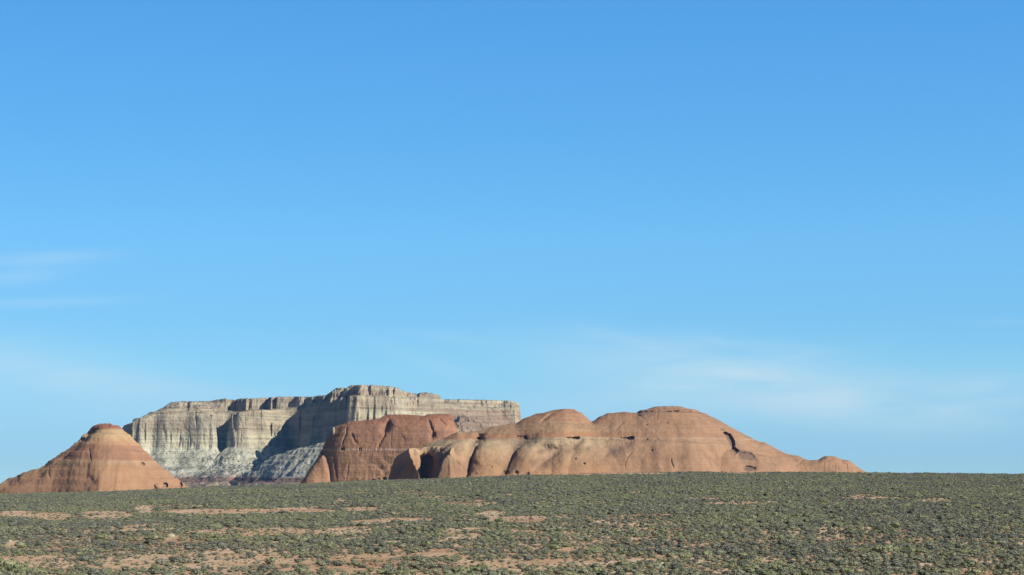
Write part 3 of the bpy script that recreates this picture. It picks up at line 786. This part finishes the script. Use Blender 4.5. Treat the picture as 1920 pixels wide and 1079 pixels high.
def ground_hit(px, py):
    """the first point of the ground seen at a picture position"""
    Y = np.arange(120, 900, 0.5)
    x = th(px) * Y
    z = ground_z(x, Y)
    _, r = project(x, Y, z)
    i = np.argmax(r <= py)
    return float(x[i]), float(Y[i]), float(z[i])


def build_boulders():
    pale = stone_mat("pale_limestone", (0.42, 0.38, 0.25), (0.54, 0.50, 0.34))
    red = stone_mat("orange_sandstone", (0.42, 0.24, 0.15), (0.55, 0.34, 0.22))
    for px, py, s, sq, lab in ((323, 1008, 0.74, 0.6, "large pale rounded boulder on the bare sand strip, the bigger of two"), (23, 1017, 0.36, 0.9, "small pale boulder in the shrubs near the left edge of the plain")):
        x, y, z = ground_hit(px, py)
        o = boulder_mesh("boulder", int(px), s, s * 0.8, s * sq, pale)
        o.location = (x, y, z - 0.1)
        tag(o, lab, "boulder", "pale boulders on the plain")
    # light pinnacle standing on the shoulder of the outcrop
    Yp = 1652.0
    o = boulder_mesh("rock_pinnacle", 8, 1.3, 1.3, 3.6, stone_mat("pale_pinnacle_stone", (0.34, 0.30, 0.22), (0.46, 0.42, 0.31)))
    o.location = (float(th(625)) * Yp, Yp, float(zf(808, Yp)) - 1.5)
    tag(o, "small pale upright rock standing on the left shoulder of the red-brown cliff", "rock")
    k = 0
    for px, py, s, Yb, lab in ((298, 913.5, 3.4, 1352, "pale orange fallen block at the foot of the lone butte"), (702, 899, 1.6, 1575, "fallen block at the foot of the red-brown cliff, left of the pile"), (712, 898, 1.1, 1574, "smallest fallen block at the foot of the red-brown cliff"),
                               (722, 897, 2.0, 1573, "largest fallen block at the foot of the red-brown cliff")):
        o = boulder_mesh("fallen_block", 11 + k, s, s, s * 0.8, red)
        o.location = (float(th(px)) * Yb, Yb, float(zf(py, Yb)) - s * 0.3)
        tag(o, lab, "boulder", "fallen blocks below the cliffs")
        k += 1


build_boulders()


# ------------------------------------------------------------------ shrubs
def leaf_mat(name, c1, c2, c3):
    m, N, bs = new_mat(name)
    rnd = N.new('ShaderNodeObjectInfo').outputs['Random']
    pos = N.new('ShaderNodeTexCoord').outputs['Object']
    n = N.noise(pos, 3.0, 4.0, 0.7)
    f = N.m('ADD', N.m('MULTIPLY', rnd, 0.75), N.m('MULTIPLY', n, 0.35))
    col = N.ramp(f, [(0.15, c1), (0.5, c2), (0.95, c3)])
    set_base(N, bs, col)
    bs.inputs['Roughness'].default_value = 0.8
    return m


SAGE = leaf_mat("sage_leaves", (0.205, 0.217, 0.143), (0.267, 0.28, 0.186), (0.33, 0.342, 0.229))
DARK = leaf_mat("dark_grey_leaves", (0.15, 0.161, 0.127), (0.198, 0.207, 0.162), (0.242, 0.249, 0.193))
LIME = leaf_mat("yellow_green_leaves", (0.23, 0.26, 0.135), (0.29, 0.315, 0.165), (0.35, 0.355, 0.20))
DRY = leaf_mat("straw_leaves", (0.26, 0.22, 0.12), (0.33, 0.28, 0.16), (0.40, 0.34, 0.2))
wood_m, _N, _b = new_mat("grey_wood")
_b.inputs['Base Color'].default_value = (0.06, 0.05, 0.04, 1)


def bush_mesh(name, seed, mat, nleaf, leaf, flat, lumps, spiky=0.0):
    """unit shrub: radius about 0.5, rooted at z = 0; leaf sprigs over several lumps, stems below"""
    rng = np.random.RandomState(seed)
    V, Fc, Mi = [], [], []
    cs = []
    for i in range(lumps):
        a, r = rng.uniform(0, 2 * math.pi), (rng.uniform(0.0, 0.30) if i else 0.0)
        cs.append((r * math.cos(a), r * math.sin(a), rng.uniform(0.16, 0.34) * flat, rng.uniform(0.18, 0.30) + (0.06 if not i else 0)))
    # dense inner body of each lump
    for (cx, cy, cz, cr) in cs:
        b0 = len(V)
        nu, nv = 8, 4
        for j in range(nv + 1):
            for i in range(nu):
                ph, te = 2 * math.pi * i / nu, math.pi * j / nv
                rr = cr * 0.80 * rng.uniform(0.8, 1.1)
                V.append((cx + rr * math.sin(te) * math.cos(ph), cy + rr * math.sin(te) * math.sin(ph), max(0.02, cz + rr * flat * math.cos(te))))
        for j in range(nv):
            for i in range(nu):
                i2 = (i + 1) % nu
                Fc.append((b0 + j * nu + i, b0 + (j + 1) * nu + i, b0 + (j + 1) * nu + i2, b0 + j * nu + i2))
                Mi.append(0)
    for k in range(nleaf):
        cx, cy, cz, cr = cs[rng.randint(len(cs))]
        d = rng.normal(size=3)
        d[2] = abs(d[2]) * 0.9 - 0.15
        d /= np.linalg.norm(d)
        rr = cr * rng.uniform(0.75, 1.12 + spiky * rng.uniform(0, 1) ** 2)
        p = np.array((cx + rr * d[0], cy + rr * d[1], max(0.03, cz + rr * flat * d[2])))
        n = d + rng.normal(size=3) * 0.55
        n /= np.linalg.norm(n)
        u = np.cross(n, rng.normal(size=3))
        u /= np.linalg.norm(u)
        v = np.cross(n, u)
        s = leaf * rng.uniform(0.6, 1.3)
        b0 = len(V)
        for a, b in ((-1, -0.5), (1, -0.6), (0.8, 0.6), (-0.7, 0.7)):
            V.append(tuple(p + u * a * s + v * b * s))
        Fc.append((b0, b0 + 1, b0 + 2, b0 + 3))
        Mi.append(0)
    for k in range(5):                                  # woody stems
        a = rng.uniform(0, 2 * math.pi)
        tx, ty = 0.28 * math.cos(a), 0.28 * math.sin(a)
        b0 = len(V)
        for (x, y, z, w) in ((0, 0, -0.05, 0.03), (tx, ty, 0.22, 0.014)):
            for q in range(3):
                V.append((x + w * math.cos(q * 2.1), y + w * math.sin(q * 2.1), z))
        for q in range(3):
            q2 = (q + 1) % 3
            Fc.append((b0 + q, b0 + q2, b0 + 3 + q2, b0 + 3 + q))
            Mi.append(1)
    me = bpy.data.meshes.new(name)
    me.from_pydata(V, [], Fc)
    me.materials.append(mat)
    me.materials.append(wood_m)
    me.polygons.foreach_set('material_index', np.array(Mi, dtype=np.int32))
    me.update()
    return me


KINDS = [  # name, colour words, mesh variants
    ("sagebrush", "grey-green", [bush_mesh("sagebrush", 100 + i, SAGE, 230, 0.045, 0.95, 4 + i % 2) for i in range(3)]),
    ("dark_shrub", "dark grey-green", [bush_mesh("dark_shrub", 110 + i, DARK, 220, 0.042, 0.9, 4) for i in range(3)]),
    ("yellow_green_shrub", "bright yellow-green", [bush_mesh("yellow_green_shrub", 120 + i, LIME, 230, 0.04, 1.0, 4, 0.25) for i in range(2)]),
    ("dry_shrub", "straw-coloured dry", [bush_mesh("dry_shrub", 130 + i, DRY, 170, 0.036, 0.8, 3, 0.5) for i in range(2)]),
]


def scatter():
    rng = np.random.RandomState(7)
    n = 1150000
    # uniform over the plain inside a wedge a little wider than the view
    t_ = rng.uniform(0, 1, n)                                     # even cover: the strip is 0.29 y + 45 m wide each side
    y = (-45 + np.sqrt((45 + 0.29 * 125) ** 2 * (1 - t_) + (45 + 0.29 * 900) ** 2 * t_)) / 0.29
    x = rng.uniform(-1, 1, n) * (0.29 * y + 45)
    z = ground_z(x, y)
    px, py = project(x, y, z)
    dens = 0.66 + 0.62 * fbm(x / 16, y / 26, 201, 3) + 0.25 * fbm(x / 4, y / 4, 202, 2)
    dens = dens + 0.34 * ss(y, 260, 420)
    dens = dens + 0.12 * ss(px, 900, 1500) - 0.05 * (1 - ss(px, 350, 700)) * (1 - ss(y, 230, 330))
    dens = dens * (1 - 0.9 * ss(fbm(x / 8, y / 13, 206, 3) + 0.12 * fbm(x / 60, y / 90, 207, 2), 0.22, 0.42) * (1 - 0.35 * ss(px, 900, 1500)))
    dens = np.clip(dens, 0.05, 1.0)
    sand = sandiness(px, py, x, y)
    dens = dens * (1 - (0.72 + 0.2 * (1 - ss(py, 894, 898)) + 0.20 * ss(py, 945, 955) - 0.66 * ss(py, 985, 1015)) * sand)
    for bx, by in ((323, 1008), (23, 1017)):                    # nothing grows right in front of the two pale boulders
        dens = np.where((np.abs(px - bx) < 14) & (py > by - 3) & (py < by + 14), 0.0, dens)
    keep = rng.uniform(size=n) < dens * 0.62
    tuft = ~keep & (y < 380) & (rng.uniform(size=n) < 0.16)       # seedlings and dry tufts between the shrubs
    keep = keep | tuft
    tuft = tuft[keep]
    x, y, z, px, py, sand = x[keep], y[keep], z[keep], px[keep], py[keep], sand[keep]
    n = len(x)
    size = np.exp(rng.normal(0.0, 0.44, n)) * 0.60
    size = np.clip(size, 0.22, 2.3) * np.where(sand > 0.4, 0.7, 1.0) * (1 + 0.15 * fbm(x / 20, y / 20, 205, 2))
    size = np.where(tuft, rng.uniform(0.14, 0.36, n), size)
    a = fbm(x / 22, y / 40, 203, 3)
    b = fbm(x / 9, y / 14, 204, 3)
    u = rng.uniform(size=n)
    kind = np.zeros(n, int)
    kind[u + 0.9 * a > 0.62] = 1
    lime = (rng.uniform(size=n) < np.clip(0.13 + 0.5 * b - 0.3 * a, 0.03, 0.5))
    kind[lime] = 2
    kind[rng.uniform(size=n) < 0.05 + 0.22 * sand] = 3
    kind = np.where(tuft, np.where(rng.uniform(size=n) < 0.45, 3, kind), kind)
    # thin out overlaps among the near plants so that each stands for itself
    order = np.argsort(-size)
    cell, ok = {}, np.ones(n, bool)
    for i in order:
        if y[i] > 330 or tuft[i]:
            continue
        cx, cy = int(x[i] // 1.5), int(y[i] // 1.5)
        for dx in (-1, 0, 1):
            for dy in (-1, 0, 1):
                for j in cell.get((cx + dx, cy + dy), ()):
                    if (x[i] - x[j]) ** 2 + (y[i] - y[j]) ** 2 < (0.33 * (size[i] + size[j])) ** 2:
                        ok[i] = False
                        break
                if not ok[i]:
                    break
            if not ok[i]:
                break
        if ok[i]:
            cell.setdefault((cx, cy), []).append(i)
    return [v[ok] for v in (x, y, z, px, py, size, kind, sand)] + [rng]


def shrub_points(name, pts, protos, label, idx):
    """one object: points carrying size, turn and kind; geometry nodes stand a shrub on each"""
    me = bpy.data.meshes.new(name)
    me.vertices.add(len(pts['co']))
    me.vertices.foreach_set('co', pts['co'].astype(np.float32).ravel())
    for nm in ('scl', 'rot'):
        at = me.attributes.new(nm, 'FLOAT_VECTOR', 'POINT')
        at.data.foreach_set('vector', pts[nm].astype(np.float32).ravel())
    at = me.attributes.new('pick', 'INT', 'POINT')
    at.data.foreach_set('value', pts['pick'].astype(np.int32))
    ob = bpy.data.objects.new(name, me)
    sc.collection.objects.link(ob)
    g = bpy.data.node_groups.new(name, 'GeometryNodeTree')
    g.interface.new_socket('Geometry', in_out='INPUT', socket_type='NodeSocketGeometry')
    g.interface.new_socket('Geometry', in_out='OUTPUT', socket_type='NodeSocketGeometry')
    gi, go = g.nodes.new('NodeGroupInput'), g.nodes.new('NodeGroupOutput')
    j = g.nodes.new('GeometryNodeJoinGeometry')

    def attr(nm, t):
        a = g.nodes.new('GeometryNodeInputNamedAttribute')
        a.data_type = t
        a.inputs[0].default_value = nm
        return a.outputs[0]
    scl, rot, pick = attr('scl', 'FLOAT_VECTOR'), attr('rot', 'FLOAT_VECTOR'), attr('pick', 'INT')
    for i, p in enumerate(protos):
        cmpn = g.nodes.new('FunctionNodeCompare')
        cmpn.data_type, cmpn.operation = 'INT', 'EQUAL'
        g.links.new(pick, cmpn.inputs[2])
        cmpn.inputs[3].default_value = i
        oi = g.nodes.new('GeometryNodeObjectInfo')
        oi.transform_space = 'ORIGINAL'
        oi.inputs[0].default_value = p
        oi.inputs[1].default_value = True
        ip = g.nodes.new('GeometryNodeInstanceOnPoints')
        g.links.new(gi.outputs[0], ip.inputs['Points'])
        g.links.new(cmpn.outputs[0], ip.inputs['Selection'])
        g.links.new(oi.outputs['Geometry'], ip.inputs['Instance'])
        er = g.nodes.new('FunctionNodeEulerToRotation')
        g.links.new(rot, er.inputs[0])
        g.links.new(er.outputs[0], ip.inputs['Rotation'])
        g.links.new(scl, ip.inputs['Scale'])
        g.links.new(ip.outputs[0], j.inputs[0])
    g.links.new(j.outputs[0], go.inputs[0])
    md = ob.modifiers.new("shrubs", 'NODES')
    md.node_group = g
    tag(ob, label, "shrubs", kind='stuff')
    return ob


def build_shrubs():
    x, y, z, px, py, size, kind, sand, rng = scatter()
    n = len(x)
    rotz = rng.uniform(0, 2 * math.pi, n)
    hx = size * rng.uniform(0.85, 1.45, n)
    hy = size * rng.uniform(0.85, 1.45, n)
    hz = size ** 0.85 * np.where(kind == 3, 0.8, 1.0) * rng.uniform(0.52, 0.85, n)
    variant = rng.randint(0, 6, n)
    vis = (px > 6) & (px < 1914) & (py < 1076) & (py > 1000)
    # the 300 that show largest
    app = np.where(vis, size * F / y, 0)
    # drop those standing right behind a larger one
    top = np.argsort(-app)[:1200]
    chosen = []
    for i in top:
        hid = False
        for j_ in chosen:
            if y[j_] < y[i] and abs(px[j_] - px[i]) < 0.5 * size[j_] * F / y[j_] and 0 < py[j_] - py[i] < 0.75 * size[j_] * F / y[j_]:
                hid = True
                break
        if not hid:
            chosen.append(i)
        if len(chosen) == 300:
            break
    chosen = np.array(chosen)
    mark = np.zeros(n, bool)
    mark[chosen] = True
    protos, used = {}, {}
    made = []
    for i in chosen:
        k = int(kind[i])
        nm, colw, meshes = KINDS[k]
        v = int(variant[i]) % len(meshes)
        o = protos.get((k, v))
        if o is None:
            o = bpy.data.objects.new(nm, meshes[v])
            protos[(k, v)] = o
        else:
            o = o.copy()
        sc.collection.objects.link(o)
        o.location = (x[i], y[i], z[i] - 0.03)
        o.rotation_euler = (0, 0, rotz[i])
        o.scale = (hx[i], hy[i], hz[i])
        made.append((i, o))
    label_shrubs(made, px, py, size, kind, sand, x, y)
    plist = []
    index = {}
    for k, (nm, colw, meshes) in enumerate(KINDS):
        for v in range(len(meshes)):
            if (k, v) in protos:
                index[(k, v)] = len(plist)
                plist.append(protos[(k, v)])
    rest = ~mark
    pick = np.array([index.get((int(k), int(v) % len(KINDS[int(k)][2])), 0) for k, v in zip(kind[rest], variant[rest])])
    pts = dict(co=np.stack([x[rest], y[rest], z[rest] - 0.03], -1), scl=np.stack([hx[rest], hy[rest], hz[rest]], -1),
               rot=np.stack([0 * x[rest], 0 * x[rest], rotz[rest]], -1), pick=pick)
    shrub_points("desert_scrub", pts, plist, "dense grey-green scrub covering the plain up to the foot of the rocks", index)
    # dark scrub clumps on the talus of the mesa and along its rim
    PX, Y, X, Z, SD = MESA
    c = rng.uniform(size=Z.shape)
    cl = fbm(X / 30, Y / 50, 301, 3)
    core = np.exp(-(((PX - 385) / 30) ** 2 + ((Y - 3510) / 60) ** 2)) + 0.5 * np.exp(-(((PX - 410) / 50) ** 2 + ((Y - 3590) / 40) ** 2))
    p = np.where(SD < -8, np.clip(cl - 0.15, 0, 1) * 0.02 * ss(PX, 350, 400) * (1 - 0.6 * ss(PX, 480, 560)) + 0.05 * core, 0)
    p = np.where((SD < -8) & (SD > -150), p, 0)
    flat_top = (SD > 30) & (SD < 110)
    p = np.where(flat_top, 0.02, p)
    sel = c < p
    m_ = int(sel.sum())
    s = rng.uniform(2.0, 5.0, m_) * np.where(flat_top[sel], 0.7, 1.0)
    dk = [index[k_] for k_ in index if k_[0] == 1] or [0]
    pts = dict(co=np.stack([X[sel], Y[sel], Z[sel] - 0.2], -1), scl=np.stack([s * 1.2, s * 1.2, s * 0.85], -1), rot=np.stack([0 * s, 0 * s, rng.uniform(0, 6.28, m_)], -1), pick=np.array(dk)[rng.randint(0, len(dk), m_)])
    shrub_points("mesa_scrub", pts, plist, "dark scattered scrub on the rubble slope and the rim of the distant mesa", index)
    print("SHRUBS", n, "mesa scrub", m_, "protos", len(plist))


def label_shrubs(made, px, py, size, kind, sand, x, y):
    """labels from what can be seen: colour, size, ground, shade of neighbours, and where it stands"""
    colw = ["grey-green", "dark grey-green", "yellow-green", "straw-coloured"]
    n = len(made)
    idx = np.array([i for i, _ in made])
    sz = size[idx]
    edges = np.quantile(sz, [0.33, 0.75])
    words = []
    cols = ["far left", "left", "middle left", "centre", "middle right", "right", "far right"]
    rows = ["along the bottom edge", "just above the bottom edge", "in the second band up", "in the third band up", "in the upper nearest scrub"]
    for i, o in made:
        s = "small" if size[i] < edges[0] else ("broad" if size[i] > edges[1] else "rounded")
        where = "on bare orange sand" if sand[i] > 0.35 else "in thick scrub"
        words.append((s, colw[kind[i]], where, min(6, int(px[i] / 1920 * 7)), min(4, int((1079 - py[i]) / 14))))
    buckets = {}
    for w, (i, o) in zip(words, made):
        buckets.setdefault((w[0], w[1], w[2], w[3]), []).append((px[i], py[i], o, w))
    for key, lst in buckets.items():
        s, c, where, cc = key
        lst.sort(key=lambda t: t[0])
        ordn = ["first", "second", "third", "fourth", "fifth", "sixth", "seventh", "eighth", "ninth", "tenth", "eleventh", "twelfth"] + [f"{v}th" for v in range(13, 40)]
        for q, (a, b, o, w) in enumerate(lst):
            base = f"{s} {c} shrub {where}, {cols[cc]} of nearest scrub"
            if len(lst) > 1:
                base += ", leftmost such" if q == 0 else (", rightmost such" if q == len(lst) - 1 else f", {ordn[q]} from left")
            tag(o, base, "shrub", "shrubs on the nearest part of the plain")


build_shrubs()

# ------------------------------------------------------------------ haze
HAZE = 0.000020


def build_haze():
    xs, ys, zs = (-11000, 11000), (-6500, 17500), (-262.0, 260.0)
    V = [(a, b, c) for a in xs for b in ys for c in zs]
    Fc = [(0, 1, 3, 2), (4, 6, 7, 5), (0, 4, 5, 1), (2, 3, 7, 6), (0, 2, 6, 4), (1, 5, 7, 3)]
    me = bpy.data.meshes.new("haze")
    me.from_pydata(V, [], Fc)
    m = bpy.data.materials.new("haze_air")
    m.use_nodes = True
    nt = m.node_tree
    nt.nodes.clear()
    out = nt.nodes.new('ShaderNodeOutputMaterial')
    v = nt.nodes.new('ShaderNodeVolumePrincipled')
    v.inputs['Color'].default_value = (0.22, 0.52, 1.0, 1)
    v.inputs['Density'].default_value = HAZE
    v.inputs['Anisotropy'].default_value = 0.0
    nt.links.new(v.outputs[0], out.inputs['Volume'])
    me.materials.append(m)
    ob = bpy.data.objects.new("haze", me)
    sc.collection.objects.link(ob)
    tag(ob, "thin bluish air over the whole plain", "haze", kind='stuff')


if HAZE:
    build_haze()
